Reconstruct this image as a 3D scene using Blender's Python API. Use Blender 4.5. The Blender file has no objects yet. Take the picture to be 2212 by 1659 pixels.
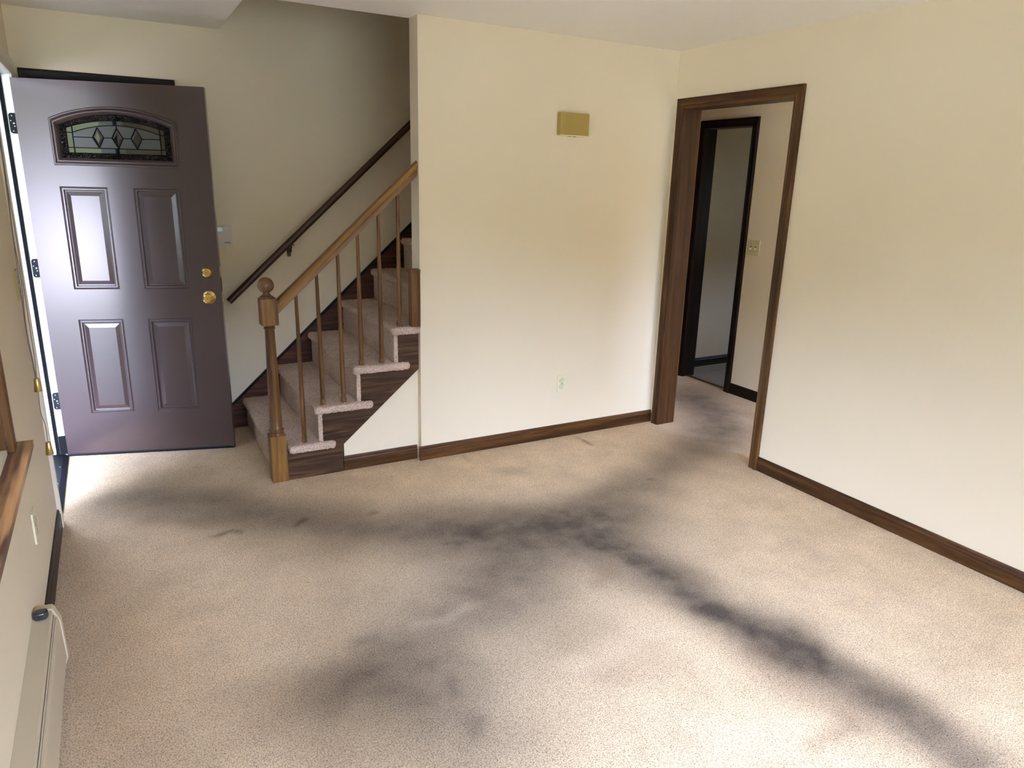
import bpy, bmesh, math, random
from mathutils import Vector, Matrix, noise
from mathutils.geometry import tessellate_polygon
random.seed(7)
SC = bpy.context.scene
COL = SC.collection
PI = math.pi

# ------------------------------------------------------------------ camera
cam_d = bpy.data.cameras.new('camera')
cam = bpy.data.objects.new('camera', cam_d); COL.objects.link(cam)
R_ = Vector((0.87554805, -0.48245418, 0.02556514))
U_ = Vector((0.11046246, 0.2514176, 0.96155459))
F_ = Vector((0.47033356, 0.83906326, -0.27342126))
M = Matrix.Identity(4)
for i in range(3):
    M[i][0] = R_[i]; M[i][1] = U_[i]; M[i][2] = -F_[i]
M[0][3], M[1][3], M[2][3] = -3.2028, -3.7079, 1.6076
cam.matrix_world = M
cam_d.sensor_width = 36.0
cam_d.lens = 1542.32 / 2212 * 36.0
cam_d.clip_start = 0.02
SC.camera = cam

# ------------------------------------------------------------------ light
SC.view_settings.view_transform = 'Standard'
SC.view_settings.look = 'None'
SC.view_settings.gamma = 1.0
SC.view_settings.use_curve_mapping = False
SC.view_settings.exposure = 2.14
SC.cycles.use_denoising = True
SC.cycles.max_bounces = 12
SC.cycles.diffuse_bounces = 8
SC.cycles.transparent_max_bounces = 12
SC.cycles.sample_clamp_indirect = 8.0

W = bpy.data.worlds.new('sky'); SC.world = W
W.use_nodes = True
nt = W.node_tree; nt.nodes.clear()
wo = nt.nodes.new('ShaderNodeOutputWorld'); bg = nt.nodes.new('ShaderNodeBackground')
tc = nt.nodes.new('ShaderNodeTexCoord'); sep = nt.nodes.new('ShaderNodeSeparateXYZ')
ramp = nt.nodes.new('ShaderNodeValToRGB')
nt.links.new(tc.outputs['Generated'], sep.inputs[0])
nz = nt.nodes.new('ShaderNodeTexNoise'); nz.inputs['Scale'].default_value = 9
nt.links.new(tc.outputs['Generated'], nz.inputs['Vector'])
ma = nt.nodes.new('ShaderNodeMath'); ma.operation = 'MULTIPLY_ADD'
ma.inputs[1].default_value = 0.12; 
nt.links.new(nz.outputs['Fac'], ma.inputs[0]); nt.links.new(sep.outputs['Z'], ma.inputs[2])
lo = nt.nodes.new('ShaderNodeMapRange'); lo.inputs[1].default_value = -0.3; lo.inputs[2].default_value = -0.9
lo.inputs[3].default_value = 0.0; lo.inputs[4].default_value = 0.075       # the trees stand lower towards -y
mb_ = nt.nodes.new('ShaderNodeMath'); mb_.operation = 'ADD'
nt.links.new(sep.outputs['Y'], lo.inputs[0]); nt.links.new(lo.outputs[0], mb_.inputs[0]); nt.links.new(ma.outputs[0], mb_.inputs[1])
nt.links.new(mb_.outputs[0], ramp.inputs[0])
e = ramp.color_ramp.elements
e[0].position = 0.27; e[0].color = (0.05, 0.06, 0.04, 1)      # tree line
e[1].position = 0.32; e[1].color = (0.87, 1.02, 1.50, 1)         # overcast sky
e2 = ramp.color_ramp.elements.new(1.0); e2.color = (0.82, 0.99, 1.50, 1)
bg.inputs['Strength'].default_value = 5.0
# the overcast sky is brightest towards -y
dm = nt.nodes.new('ShaderNodeMapRange'); dm.inputs[1].default_value = -0.1; dm.inputs[2].default_value = -0.9
dm.inputs[3].default_value = 3.6; dm.inputs[4].default_value = 6.3
nt.links.new(sep.outputs['Y'], dm.inputs[0]); zm = nt.nodes.new('ShaderNodeMapRange'); zm.inputs[1].default_value = 0.42; zm.inputs[2].default_value = 0.70
zm.inputs[3].default_value = 1.0; zm.inputs[4].default_value = 4.2
mlt = nt.nodes.new('ShaderNodeMath'); mlt.operation = 'MULTIPLY'
nt.links.new(sep.outputs['Z'], zm.inputs[0]); nt.links.new(zm.outputs[0], mlt.inputs[0]); nt.links.new(dm.outputs[0], mlt.inputs[1])
nt.links.new(mlt.outputs[0], bg.inputs['Strength'])
nt.links.new(ramp.outputs[0], bg.inputs[0]); nt.links.new(bg.outputs[0], wo.inputs[0])

sun_d = bpy.data.lights.new('sun', 'SUN'); sun_d.energy = 6.5; sun_d.angle = math.radians(2)
sun_d.color = (1.0, 0.95, 0.88)
sun = bpy.data.objects.new('sun', sun_d); COL.objects.link(sun)
sd = Vector((-0.75, 0.12, -0.66)).normalized()
sun.rotation_euler = sd.to_track_quat('-Z', 'Y').to_euler()
sun.location = (8, 0, 9)

# ------------------------------------------------------------------ dims
H = 2.402
XL = -3.556          # left wall (entry side), faces +x
YB = 1.058           # back wall (stair side), faces -y
XA = -1.727          # end of the partition
JT = 0.126           # right wall thickness
XH = 1.059           # hall wall
YS = -5.3            # wall behind the camera
WT = 0.14            # outer wall thickness
Z2 = 5.0

# ------------------------------------------------------------------ material helpers
def new_mat(name):
    m = bpy.data.materials.new(name); m.use_nodes = True
    return m, m.node_tree, m.node_tree.nodes['Principled BSDF']

def nd(t, kind, **kw):
    n = t.nodes.new(kind)
    for k, v in kw.items():
        if hasattr(n, k): setattr(n, k, v)
    return n

def plain(name, col, rough=0.5, metal=0.0, spec=0.5, bump=0.0, bscale=200, var=0.0, vscale=5, coat=0.0):
    m, t, b = new_mat(name)
    b.inputs['Base Color'].default_value = (*col, 1)
    b.inputs['Roughness'].default_value = rough
    b.inputs['Metallic'].default_value = metal
    b.inputs['Specular IOR Level'].default_value = spec
    b.inputs['Coat Weight'].default_value = coat
    tcn = nd(t, 'ShaderNodeTexCoord')
    n1 = nd(t, 'ShaderNodeTexNoise'); n1.inputs['Scale'].default_value = vscale
    n1.inputs['Detail'].default_value = 4
    t.links.new(tcn.outputs['Object'], n1.inputs['Vector'])
    mx = nd(t, 'ShaderNodeMix', data_type='RGBA')
    mx.inputs[6].default_value = (*[c * (1 - var) for c in col], 1)
    mx.inputs[7].default_value = (*[min(1, c * (1 + var)) for c in col], 1)
    t.links.new(n1.outputs['Fac'], mx.inputs[0])
    t.links.new(mx.outputs[2], b.inputs['Base Color'])
    if bump > 0:
        n2 = nd(t, 'ShaderNodeTexNoise'); n2.inputs['Scale'].default_value = bscale
        n2.inputs['Detail'].default_value = 3
        t.links.new(tcn.outputs['Object'], n2.inputs['Vector'])
        bp = nd(t, 'ShaderNodeBump'); bp.inputs['Strength'].default_value = bump
        bp.inputs['Distance'].default_value = 0.002
        t.links.new(n2.outputs['Fac'], bp.inputs['Height'])
        t.links.new(bp.outputs[0], b.inputs['Normal'])
    return m

def wood(name, axis, dark, mid, light, rough=0.38, worn=0.0, ws=0.45, worn_col=(0.5, 0.27, 0.08), gs=1.0, swirl=0.0, spec=0.45):
    """stained wood, grain running along the object axis given"""
    m, t, b = new_mat(name)
    tcn = nd(t, 'ShaderNodeTexCoord')
    mp = nd(t, 'ShaderNodeMapping')
    s = [26 * gs, 26 * gs, 26 * gs]; s['xyz'.index(axis)] = 1.6 * gs
    mp.inputs['Scale'].default_value = s
    t.links.new(tcn.outputs['Object'], mp.inputs['Vector'])
    vec = mp.outputs[0]
    n1 = nd(t, 'ShaderNodeTexNoise'); n1.inputs['Scale'].default_value = 1.0
    n1.inputs['Detail'].default_value = 6; n1.inputs['Distortion'].default_value = 0.6 + swirl
    t.links.new(vec, n1.inputs['Vector'])
    n2 = nd(t, 'ShaderNodeTexNoise'); n2.inputs['Scale'].default_value = 6.0
    n2.inputs['Detail'].default_value = 4
    t.links.new(vec, n2.inputs['Vector'])
    ad = nd(t, 'ShaderNodeMath', operation='MULTIPLY_ADD'); ad.inputs[1].default_value = 0.35
    t.links.new(n2.outputs['Fac'], ad.inputs[0]); t.links.new(n1.outputs['Fac'], ad.inputs[2])
    r = nd(t, 'ShaderNodeValToRGB')
    r.color_ramp.elements[0].position = 0.44; r.color_ramp.elements[0].color = (*dark, 1)
    r.color_ramp.elements[1].position = 0.92; r.color_ramp.elements[1].color = (*light, 1)
    q = r.color_ramp.elements.new(0.66); q.color = (*mid, 1)
    t.links.new(ad.outputs[0], r.inputs[0])
    out = r.outputs[0]
    if worn > 0:
        n3 = nd(t, 'ShaderNodeTexNoise'); n3.inputs['Scale'].default_value = ws
        n3.inputs['Detail'].default_value = 5
        t.links.new(vec, n3.inputs['Vector'])
        mr = nd(t, 'ShaderNodeMapRange'); mr.inputs[1].default_value = 0.47; mr.inputs[2].default_value = 0.60
        t.links.new(n3.outputs['Fac'], mr.inputs[0])
        mu = nd(t, 'ShaderNodeMath', operation='MULTIPLY'); mu.inputs[1].default_value = worn
        t.links.new(mr.outputs[0], mu.inputs[0])
        mx = nd(t, 'ShaderNodeMix', data_type='RGBA')
        t.links.new(mu.outputs[0], mx.inputs[0]); t.links.new(out, mx.inputs[6])
        mx.inputs[7].default_value = (*worn_col, 1)
        out = mx.outputs[2]
    t.links.new(out, b.inputs['Base Color'])
    b.inputs['Roughness'].default_value = rough
    b.inputs['Specular IOR Level'].default_value = spec
    bp = nd(t, 'ShaderNodeBump'); bp.inputs['Strength'].default_value = 0.15; bp.inputs['Distance'].default_value = 0.001
    t.links.new(n2.outputs['Fac'], bp.inputs['Height']); t.links.new(bp.outputs[0], b.inputs['Normal'])
    return m

def carpet(name, base, attr=False, scale=1.0):
    m, t, b = new_mat(name)
    tcn = nd(t, 'ShaderNodeTexCoord')
    vo = nd(t, 'ShaderNodeTexNoise'); vo.inputs['Scale'].default_value = 250 * scale
    vo.inputs['Detail'].default_value = 2; vo.inputs['Distortion'].default_value = 0.8
    t.links.new(tcn.outputs['Object'], vo.inputs['Vector'])
    rs = nd(t, 'ShaderNodeMapRange'); rs.inputs[1].default_value = 0.33; rs.inputs[2].default_value = 0.58
    t.links.new(vo.outputs['Fac'], rs.inputs[0])
    mx = nd(t, 'ShaderNodeMix', data_type='RGBA')
    mx.inputs[6].default_value = (*[c * 0.45 for c in base], 1)
    mx.inputs[7].default_value = (*[min(1, c * 1.14) for c in base], 1)
    t.links.new(rs.outputs[0], mx.inputs[0])
    out = mx.outputs[2]
    # soft mottling of the pile
    n0 = nd(t, 'ShaderNodeTexNoise'); n0.inputs['Scale'].default_value = 4.5; n0.inputs['Detail'].default_value = 6
    n0.inputs['Roughness'].default_value = 0.65
    t.links.new(tcn.outputs['Object'], n0.inputs['Vector'])
    mr0 = nd(t, 'ShaderNodeMapRange'); mr0.inputs[1].default_value = 0.3; mr0.inputs[2].default_value = 0.7
    mr0.inputs[3].default_value = 0.82; mr0.inputs[4].default_value = 1.06
    t.links.new(n0.outputs['Fac'], mr0.inputs[0])
    mm = nd(t, 'ShaderNodeMix', data_type='RGBA', blend_type='MULTIPLY'); mm.inputs[0].default_value = 1
    t.links.new(out, mm.inputs[6]); t.links.new(mr0.outputs[0], mm.inputs[7])
    out = mm.outputs[2]
    if attr:
        at = nd(t, 'ShaderNodeAttribute'); at.attribute_name = 'dirt_and_shade'
        sp = nd(t, 'ShaderNodeSeparateColor')
        t.links.new(at.outputs['Color'], sp.inputs[0])
        nn = nd(t, 'ShaderNodeTexNoise'); nn.inputs['Scale'].default_value = 9; nn.inputs['Detail'].default_value = 5
        t.links.new(tcn.outputs['Object'], nn.inputs['Vector'])
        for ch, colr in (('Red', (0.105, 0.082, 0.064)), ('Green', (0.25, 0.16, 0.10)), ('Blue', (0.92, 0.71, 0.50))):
            mr = nd(t, 'ShaderNodeMapRange')
            mr.inputs[1].default_value = 0.2; mr.inputs[2].default_value = 0.8
            mr.inputs[3].default_value = 0.82; mr.inputs[4].default_value = 1.18
            t.links.new(nn.outputs['Fac'], mr.inputs[0])
            mu = nd(t, 'ShaderNodeMath', operation='MULTIPLY', use_clamp=True)
            t.links.new(sp.outputs[ch], mu.inputs[0]); t.links.new(mr.outputs[0], mu.inputs[1])
            tint = nd(t, 'ShaderNodeMix', data_type='RGBA', blend_type='MULTIPLY'); tint.inputs[0].default_value = 1
            k = nd(t, 'ShaderNodeMapRange'); k.inputs[3].default_value = 0.55; k.inputs[4].default_value = 1.15
            t.links.new(rs.outputs[0], k.inputs[0])
            tint.inputs[6].default_value = (*colr, 1); t.links.new(k.outputs[0], tint.inputs[7])
            m2 = nd(t, 'ShaderNodeMix', data_type='RGBA')
            t.links.new(mu.outputs[0], m2.inputs[0]); t.links.new(out, m2.inputs[6]); t.links.new(tint.outputs[2], m2.inputs[7])
            out = m2.outputs[2]
    t.links.new(out, b.inputs['Base Color'])
    b.inputs['Roughness'].default_value = 1.0
    b.inputs['Specular IOR Level'].default_value = 0.0
    bp = nd(t, 'ShaderNodeBump'); bp.inputs['Strength'].default_value = 0.9; bp.inputs['Distance'].default_value = 0.007
    t.links.new(vo.outputs['Fac'], bp.inputs['Height']); t.links.new(bp.outputs[0], b.inputs['Normal'])
    return m

def glass(name, tint, rough, bump=0.0, bscale=90, extra=0.0, frost=0.0):
    m, t, b = new_mat(name)
    o = t.nodes['Material Output']
    gl = nd(t, 'ShaderNodeBsdfGlossy'); gl.inputs['Roughness'].default_value = rough
    tr = nd(t, 'ShaderNodeBsdfTransparent'); tr.inputs[0].default_value = (*tint, 1)
    fr = nd(t, 'ShaderNodeFresnel'); fr.inputs[0].default_value = 1.5
    mixs = nd(t, 'ShaderNodeMixShader')
    ex = nd(t, 'ShaderNodeMath', operation='ADD'); ex.inputs[1].default_value = extra
    t.links.new(fr.outputs[0], ex.inputs[0]); t.links.new(ex.outputs[0], mixs.inputs[0]); t.links.new(tr.outputs[0], mixs.inputs[1]); t.links.new(gl.outputs[0], mixs.inputs[2])
    last = mixs.outputs[0]
    if frost > 0:
        df = nd(t, 'ShaderNodeBsdfDiffuse'); df.inputs[0].default_value = (0.27, 0.29, 0.27, 1)
        tl = nd(t, 'ShaderNodeBsdfTranslucent'); tl.inputs[0].default_value = (0.3, 0.32, 0.31, 1)
        m0 = nd(t, 'ShaderNodeMixShader'); m0.inputs[0].default_value = 0.5
        t.links.new(df.outputs[0], m0.inputs[1]); t.links.new(tl.outputs[0], m0.inputs[2])
        m1 = nd(t, 'ShaderNodeMixShader'); m1.inputs[0].default_value = frost
        t.links.new(last, m1.inputs[1]); t.links.new(m0.outputs[0], m1.inputs[2]); last = m1.outputs[0]
    if bump > 0:
        tcn = nd(t, 'ShaderNodeTexCoord'); vo = nd(t, 'ShaderNodeTexVoronoi'); vo.inputs['Scale'].default_value = bscale
        t.links.new(tcn.outputs['Object'], vo.inputs['Vector'])
        bp = nd(t, 'ShaderNodeBump'); bp.inputs['Strength'].default_value = bump; bp.inputs['Distance'].default_value = 0.01
        t.links.new(vo.outputs['Distance'], bp.inputs['Height'])
        t.links.new(bp.outputs[0], gl.inputs['Normal']); t.links.new(bp.outputs[0], fr.inputs['Normal'])
    t.links.new(last, o.inputs['Surface'])
    return m

MT = {}
MT['wall'] = plain('wall_paint', (0.765, 0.67, 0.485), 0.55, spec=0.35, bump=0.10, bscale=120, var=0.012, vscale=2)
MT['ceiling'] = plain('ceiling_paint', (0.89, 0.865, 0.80), 0.75, spec=0.2, bump=0.08, bscale=90, var=0.01)
MT['white'] = plain('white_paint', (0.80, 0.82, 0.82), 0.35, var=0.02, vscale=20)
MT['cream'] = plain('cream_trim_paint', (0.72, 0.65, 0.52), 0.4, var=0.02, vscale=20)
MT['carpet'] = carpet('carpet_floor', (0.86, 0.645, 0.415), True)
MT['carpet_stair'] = carpet('carpet_stair', (0.80, 0.61, 0.475))
for ax in 'xyz':
    MT['trim_' + ax] = wood('trim_wood_' + ax, ax, (0.022, 0.0075, 0.0025), (0.062, 0.025, 0.008), (0.15, 0.068, 0.020), worn=0.3, worn_col=(0.17, 0.082, 0.025), spec=0.25)
    MT['dark_' + ax] = wood('dark_wood_' + ax, ax, (0.005, 0.003, 0.002), (0.011, 0.0055, 0.0035), (0.024, 0.011, 0.006), spec=0.2)
    MT['jamb_' + ax] = wood('jamb_wood_' + ax, ax, (0.014, 0.005, 0.002), (0.036, 0.0135, 0.005), (0.08, 0.034, 0.011), worn=0.3, worn_col=(0.09, 0.04, 0.012), spec=0.25)
MT['newel'] = wood('newel_wood', 'z', (0.09, 0.036, 0.008), (0.19, 0.088, 0.020), (0.31, 0.165, 0.045), rough=0.36, spec=0.35)
MT['baluster'] = wood('baluster_wood', 'z', (0.05, 0.019, 0.006), (0.125, 0.056, 0.017), (0.24, 0.12, 0.038), rough=0.36, spec=0.35)
MT['rail'] = wood('rail_wood', 'x', (0.05, 0.018, 0.005), (0.14, 0.062, 0.016), (0.28, 0.145, 0.04), rough=0.32, worn=0.45, worn_col=(0.34, 0.19, 0.055))
MT['wallrail'] = wood('wall_rail_wood', 'x', (0.016, 0.007, 0.004), (0.05, 0.02, 0.010), (0.10, 0.045, 0.02), rough=0.3)
MT['ball'] = wood('finial_wood', 'z', (0.08, 0.035, 0.014), (0.15, 0.075, 0.032), (0.24, 0.13, 0.055), rough=0.22, spec=0.7)
MT['stringer'] = wood('stringer_wood', 'x', (0.020, 0.009, 0.004), (0.058, 0.028, 0.0125), (0.14, 0.068, 0.029), rough=0.45, gs=0.6, swirl=2.2, spec=0.25)
MT['skirt'] = wood('skirt_wood', 'x', (0.020, 0.007, 0.003), (0.070, 0.023, 0.010), (0.15, 0.055, 0.024), rough=0.4, swirl=1.2)
MT['stool'] = wood('sill_wood', 'y', (0.045, 0.016, 0.011), (0.105, 0.042, 0.026), (0.17, 0.08, 0.05), rough=0.3, worn=0.8, ws=1.1, worn_col=(0.50, 0.25, 0.085), spec=0.6)
MT['window_wood'] = wood('window_wood', 'z', (0.035, 0.010, 0.005), (0.085, 0.03, 0.014), (0.17, 0.07, 0.026), rough=0.3, worn=0.3)
MT['door'] = plain('brown_door_paint', (0.046, 0.024, 0.023), 0.42, spec=0.5, bump=0.05, bscale=60, var=0.03, coat=1.0)
MT['door'].node_tree.nodes['Principled BSDF'].inputs['Coat Roughness'].default_value = 0.2
MT['door'].node_tree.nodes['Principled BSDF'].inputs['Coat IOR'].default_value = 1.55
MT['moulding'] = plain('glazing_frame_paint', (0.065, 0.040, 0.036), 0.4, spec=0.7, var=0.04)
MT['brass'] = plain('brass', (0.83, 0.62, 0.24), 0.16, metal=1.0, var=0.05)
MT['old_brass'] = plain('aged_brass', (0.50, 0.38, 0.13), 0.33, metal=0.9, var=0.15, vscale=40)
MT['lead'] = plain('lead_came', (0.006, 0.007, 0.007), 0.8, spec=0.04)
MT['black'] = plain('black_rubber', (0.005, 0.005, 0.006), 0.6, spec=0.15)
MT['threshold'] = plain('black_threshold', (0.006, 0.006, 0.008), 0.7, spec=0.1, bump=0.2, var=0.2, vscale=30)
MT['hinge'] = plain('dark_hinge', (0.018, 0.020, 0.024), 0.6, spec=0.15)
MT['screw'] = plain('screw_metal', (0.7, 0.68, 0.6), 0.3, metal=0.8)
MT['ivory'] = plain('ivory_plastic', (0.74, 0.69, 0.48), 0.35, var=0.02)
MT['ivory2'] = plain('aged_ivory_plastic', (0.62, 0.55, 0.32), 0.4, var=0.03)
MT['slot'] = plain('socket_slot', (0.02, 0.017, 0.012), 0.6)
MT['chime'] = plain('chime_cover', (0.40, 0.285, 0.07), 0.6, bump=0.35, bscale=300, var=0.03, vscale=60)
MT['chime_base'] = plain('chime_base', (0.78, 0.72, 0.50), 0.6)
MT['keypad'] = plain('keypad_plastic', (0.66, 0.58, 0.53), 0.4, var=0.02)
MT['screen'] = plain('keypad_screen', (0.35, 0.46, 0.50), 0.15, spec=0.8)
MT['print'] = plain('keypad_print', (0.05, 0.045, 0.05), 0.5)
MT['heater'] = plain('heater_enamel', (0.52, 0.44, 0.30), 0.5, spec=0.2, var=0.03, vscale=6)
MT['dark'] = plain('heater_inside', (0.03, 0.027, 0.022), 0.8)
MT['knob'] = plain('heater_knob_plastic', (0.03, 0.03, 0.036), 0.18, spec=0.7)
MT['cord'] = plain('pull_cord', (0.17, 0.14, 0.12), 0.8, bump=0.3, bscale=600)
MT['slat'] = plain('blind_slat', (0.45, 0.33, 0.20), 0.5)
MT['tile'] = None
MT['bronze'] = plain('bracket_bronze', (0.06, 0.035, 0.02), 0.3, metal=0.7)
MT['concrete'] = plain('paving_reflector_concrete', (0.46, 0.38, 0.31), 0.9, bump=0.2, bscale=40, var=0.15, vscale=1)
MT['grass'] = plain('outside_lawn', (0.06, 0.06, 0.035), 0.9, var=0.2, vscale=1)
MT['porch'] = plain('porch_brick', (0.11, 0.075, 0.06), 0.9, var=0.2, vscale=12)
MT['hedge_blocker'] = plain('hedge_blocker_leaves', (0.03, 0.045, 0.02), 0.9, bump=1.0, bscale=40, var=0.4, vscale=15)
MT['siding'] = plain('outside_siding', (0.55, 0.55, 0.52), 0.7)
MT['hammered'] = glass('hammered_glass', (0.55, 0.57, 0.55), 0.06, bump=1.0, bscale=150, extra=0.14)
MT['bevel'] = glass('bevelled_glass', (0.50, 0.50, 0.47), 0.03, frost=0.05, extra=0.1)
MT['frosted'] = glass('frosted_glass', (0.7, 0.74, 0.72), 0.25, frost=0.55)
MT['pane'] = glass('window_glass', (0.97, 0.98, 0.97), 0.0)

def tile_mat():
    m, t, b = new_mat('floor_tile')
    tcn = nd(t, 'ShaderNodeTexCoord'); br = nd(t, 'ShaderNodeTexBrick')
    br.offset = 0.0; br.inputs['Scale'].default_value = 1.0
    br.inputs['Brick Width'].default_value = 0.3; br.inputs['Row Height'].default_value = 0.3
    br.inputs['Mortar Size'].default_value = 0.004
    br.inputs['Color1'].default_value = (0.42, 0.40, 0.37, 1); br.inputs['Color2'].default_value = (0.38, 0.37, 0.35, 1)
    br.inputs['Mortar'].default_value = (0.2, 0.19, 0.18, 1)
    t.links.new(tcn.outputs['Object'], br.inputs['Vector']); t.links.new(br.outputs['Color'], b.inputs['Base Color'])
    b.inputs['Roughness'].default_value = 0.4
    return m
MT['tile'] = tile_mat()

# ------------------------------------------------------------------ object helpers
def xform(root):
    if root is None: return Matrix.Identity(4)
    chain = Matrix.Identity(4); o = root
    while o is not None:
        chain = Matrix.LocRotScale(o.location, o.rotation_euler, o.scale) @ chain
        o = o.parent
    return chain

def thing(name, loc, label, cat, rz=0.0, group=None, kind=None):
    o = bpy.data.objects.new(name, None); COL.objects.link(o)
    o.empty_display_size = 0.1
    o.location = loc; o.rotation_euler = (0, 0, rz)
    tag(o, label, cat, group, kind)
    return o

def tag(o, label=None, cat=None, group=None, kind=None):
    if label: o['label'] = label
    if cat: o['category'] = cat
    if group: o['group'] = group
    if kind: o['kind'] = kind
    return o

class MB:
    def __init__(s): s.bm = bmesh.new()
    def box(s, x0, x1, y0, y1, z0, z1):
        if x0 > x1: x0, x1 = x1, x0
        if y0 > y1: y0, y1 = y1, y0
        if z0 > z1: z0, z1 = z1, z0
        v = [s.bm.verts.new(p) for p in ((x0,y0,z0),(x1,y0,z0),(x1,y1,z0),(x0,y1,z0),(x0,y0,z1),(x1,y0,z1),(x1,y1,z1),(x0,y1,z1))]
        for f in ((0,3,2,1),(4,5,6,7),(0,1,5,4),(1,2,6,5),(2,3,7,6),(3,0,4,7)):
            s.bm.faces.new([v[i] for i in f])
        return s
    def prism(s, poly, ax, a, b, holes=()):
        """poly: 2D points on the plane across axis ax, extruded from a to b; holes are 2D loops"""
        def P(p, h):
            if ax == 'x': return (h, p[0], p[1])
            if ax == 'y': return (p[0], h, p[1])
            return (p[0], p[1], h)
        loops = [list(poly)] + [list(h) for h in holes]
        flat = [p for l in loops for p in l]
        tris = tessellate_polygon([[Vector((p[0], p[1], 0)) for p in l] for l in loops])
        va = [s.bm.verts.new(P(p, a)) for p in flat]; vb = [s.bm.verts.new(P(p, b)) for p in flat]
        if len(loops) == 1:
            s.bm.faces.new(va); s.bm.faces.new(vb[::-1])
        else:
            for t3 in tris:
                s.bm.faces.new([va[i] for i in t3]); s.bm.faces.new([vb[i] for i in reversed(t3)])
        o = 0
        for l in loops:
            n = len(l)
            for i in range(n):
                j = (i + 1) % n
                s.bm.faces.new([va[o + i], va[o + j], vb[o + j], vb[o + i]])
            o += n
        bmesh.ops.recalc_face_normals(s.bm, faces=s.bm.faces[:])
        return s
    def lathe(s, prof, c, seg=32, axis='z'):
        """prof: (radius, height) list; axis z up or y (pointing -y)"""
        rings = []
        for r, h in prof:
            ring = []
            for i in range(seg):
                a = 2 * PI * i / seg
                if axis == 'z': p = (c[0] + r * math.cos(a), c[1] + r * math.sin(a), c[2] + h)
                elif axis == 'y': p = (c[0] + r * math.cos(a), c[1] - h, c[2] + r * math.sin(a))
                else: p = (c[0] + h, c[1] + r * math.cos(a), c[2] + r * math.sin(a))
                ring.append(s.bm.verts.new(p))
            rings.append(ring)
        for a, b in zip(rings, rings[1:]):
            for i in range(seg):
                j = (i + 1) % seg
                s.bm.faces.new([a[i], a[j], b[j], b[i]])
        s.bm.faces.new(rings[0][::-1]); s.bm.faces.new(rings[-1])
        bmesh.ops.recalc_face_normals(s.bm, faces=s.bm.faces[:])
        return s
    def tube(s, pts, r, seg=10):
        pts = [Vector(p) for p in pts]; rings = []
        for i, p in enumerate(pts):
            d = (pts[min(i + 1, len(pts) - 1)] - pts[max(i - 1, 0)]).normalized()
            up = Vector((0, 0, 1)) if abs(d.z) < 0.9 else Vector((1, 0, 0))
            u = d.cross(up).normalized(); v = d.cross(u)
            rr = r[i] if isinstance(r, (list, tuple)) else r
            rings.append([s.bm.verts.new(p + rr * (math.cos(2*PI*k/seg) * u + math.sin(2*PI*k/seg) * v)) for k in range(seg)])
        for a, b in zip(rings, rings[1:]):
            for i in range(seg):
                j = (i + 1) % seg
                s.bm.faces.new([a[i], a[j], b[j], b[i]])
        s.bm.faces.new(rings[0][::-1]); s.bm.faces.new(rings[-1])
        bmesh.ops.recalc_face_normals(s.bm, faces=s.bm.faces[:])
        return s
    def rot(s, m):
        bmesh.ops.transform(s.bm, matrix=m, verts=s.bm.verts[:]); return s
    def build(s, name, mat, parent=None, local=False, bevel=0.0, smooth=False, seg=2, kind=None, label=None, cat=None):
        if bevel > 0:
            es = [e for e in s.bm.edges if len(e.link_faces) == 2 and e.calc_face_angle(0) > 0.6]
            bmesh.ops.bevel(s.bm, geom=es, offset=bevel, segments=seg, affect='EDGES', profile=0.5, clamp_overlap=True)
        me = bpy.data.meshes.new(name); s.bm.to_mesh(me); s.bm.free()
        if not local and parent is not None: me.transform(xform(parent).inverted())
        for mm in (mat if isinstance(mat, (list, tuple)) else [mat]): me.materials.append(mm)
        o = bpy.data.objects.new(name, me); COL.objects.link(o)
        if parent is not None: o.parent = parent
        if smooth:
            me.polygons.foreach_set('use_smooth', [True] * len(me.polygons))
            me.set_sharp_from_angle(angle=math.radians(35))
        tag(o, label, cat, None, kind)
        return o

def wall(name, axis, pos0, pos1, u0, u1, z0, z1, holes=(), mat=None):
    """slab wall with rectangular openings; holes (ua,ub,za,zb)"""
    us = sorted({u0, u1, *[h[0] for h in holes], *[h[1] for h in holes]})
    zs = sorted({z0, z1, *[h[2] for h in holes], *[h[3] for h in holes]})
    mb = MB()
    for a, b in zip(us, us[1:]):
        run = []
        for c, d in zip(zs, zs[1:]):
            if any(h[0] <= (a+b)/2 <= h[1] and h[2] <= (c+d)/2 <= h[3] for h in holes): continue
            if run and abs(run[-1][1] - c) < 1e-9: run[-1][1] = d
            else: run.append([c, d])
        for c, d in run:
            if axis == 'x': mb.box(pos0, pos1, a, b, c, d)
            else: mb.box(a, b, pos0, pos1, c, d)
    return mb.build(name, mat or MT['wall'], kind='structure')

S = 'structure'
# ------------------------------------------------------------------ room shell
DY0, DY1, DZ = 0.0, 0.916, 2.062            # entry opening in the left wall
WY0, WY1, WZ0, WZ1 = -3.05, -1.127, 0.765, 2.06      # window opening
wall('wall_left', 'x', XL - WT, XL, YS - WT, YB, 0, Z2, [(DY0 - 0.03, DY1 + 0.03, 0, DZ + 0.03), (WY0, WY1, WZ0, WZ1)])
CDX0, CDX1, CDZ = -3.467, -2.845, 2.048      # closet door opening in the back wall
wall('wall_back', 'y', YB, YB + 0.12, XL - WT, 3.6, 0, Z2, [(CDX0, CDX1, 0, CDZ)])
wall('wall_stairs', 'y', 0.0, 0.115, XA, 0.0, 0, H)
RY0, RY1, RZ = -0.930, -0.094, 2.064
wall('wall_right', 'x', 0.0, JT, YS, YB, 0, H, [(RY0 - 0.018, RY1 + 0.018, 0, RZ + 0.018)])
HY0, HY1, HZ = 0.342, 0.838, 2.047
wall('wall_hall', 'x', XH, XH + 0.12, -2.2, YB, 0, H, [(HY0 - 0.015, HY1 + 0.015, 0, HZ + 0.015)])
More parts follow.
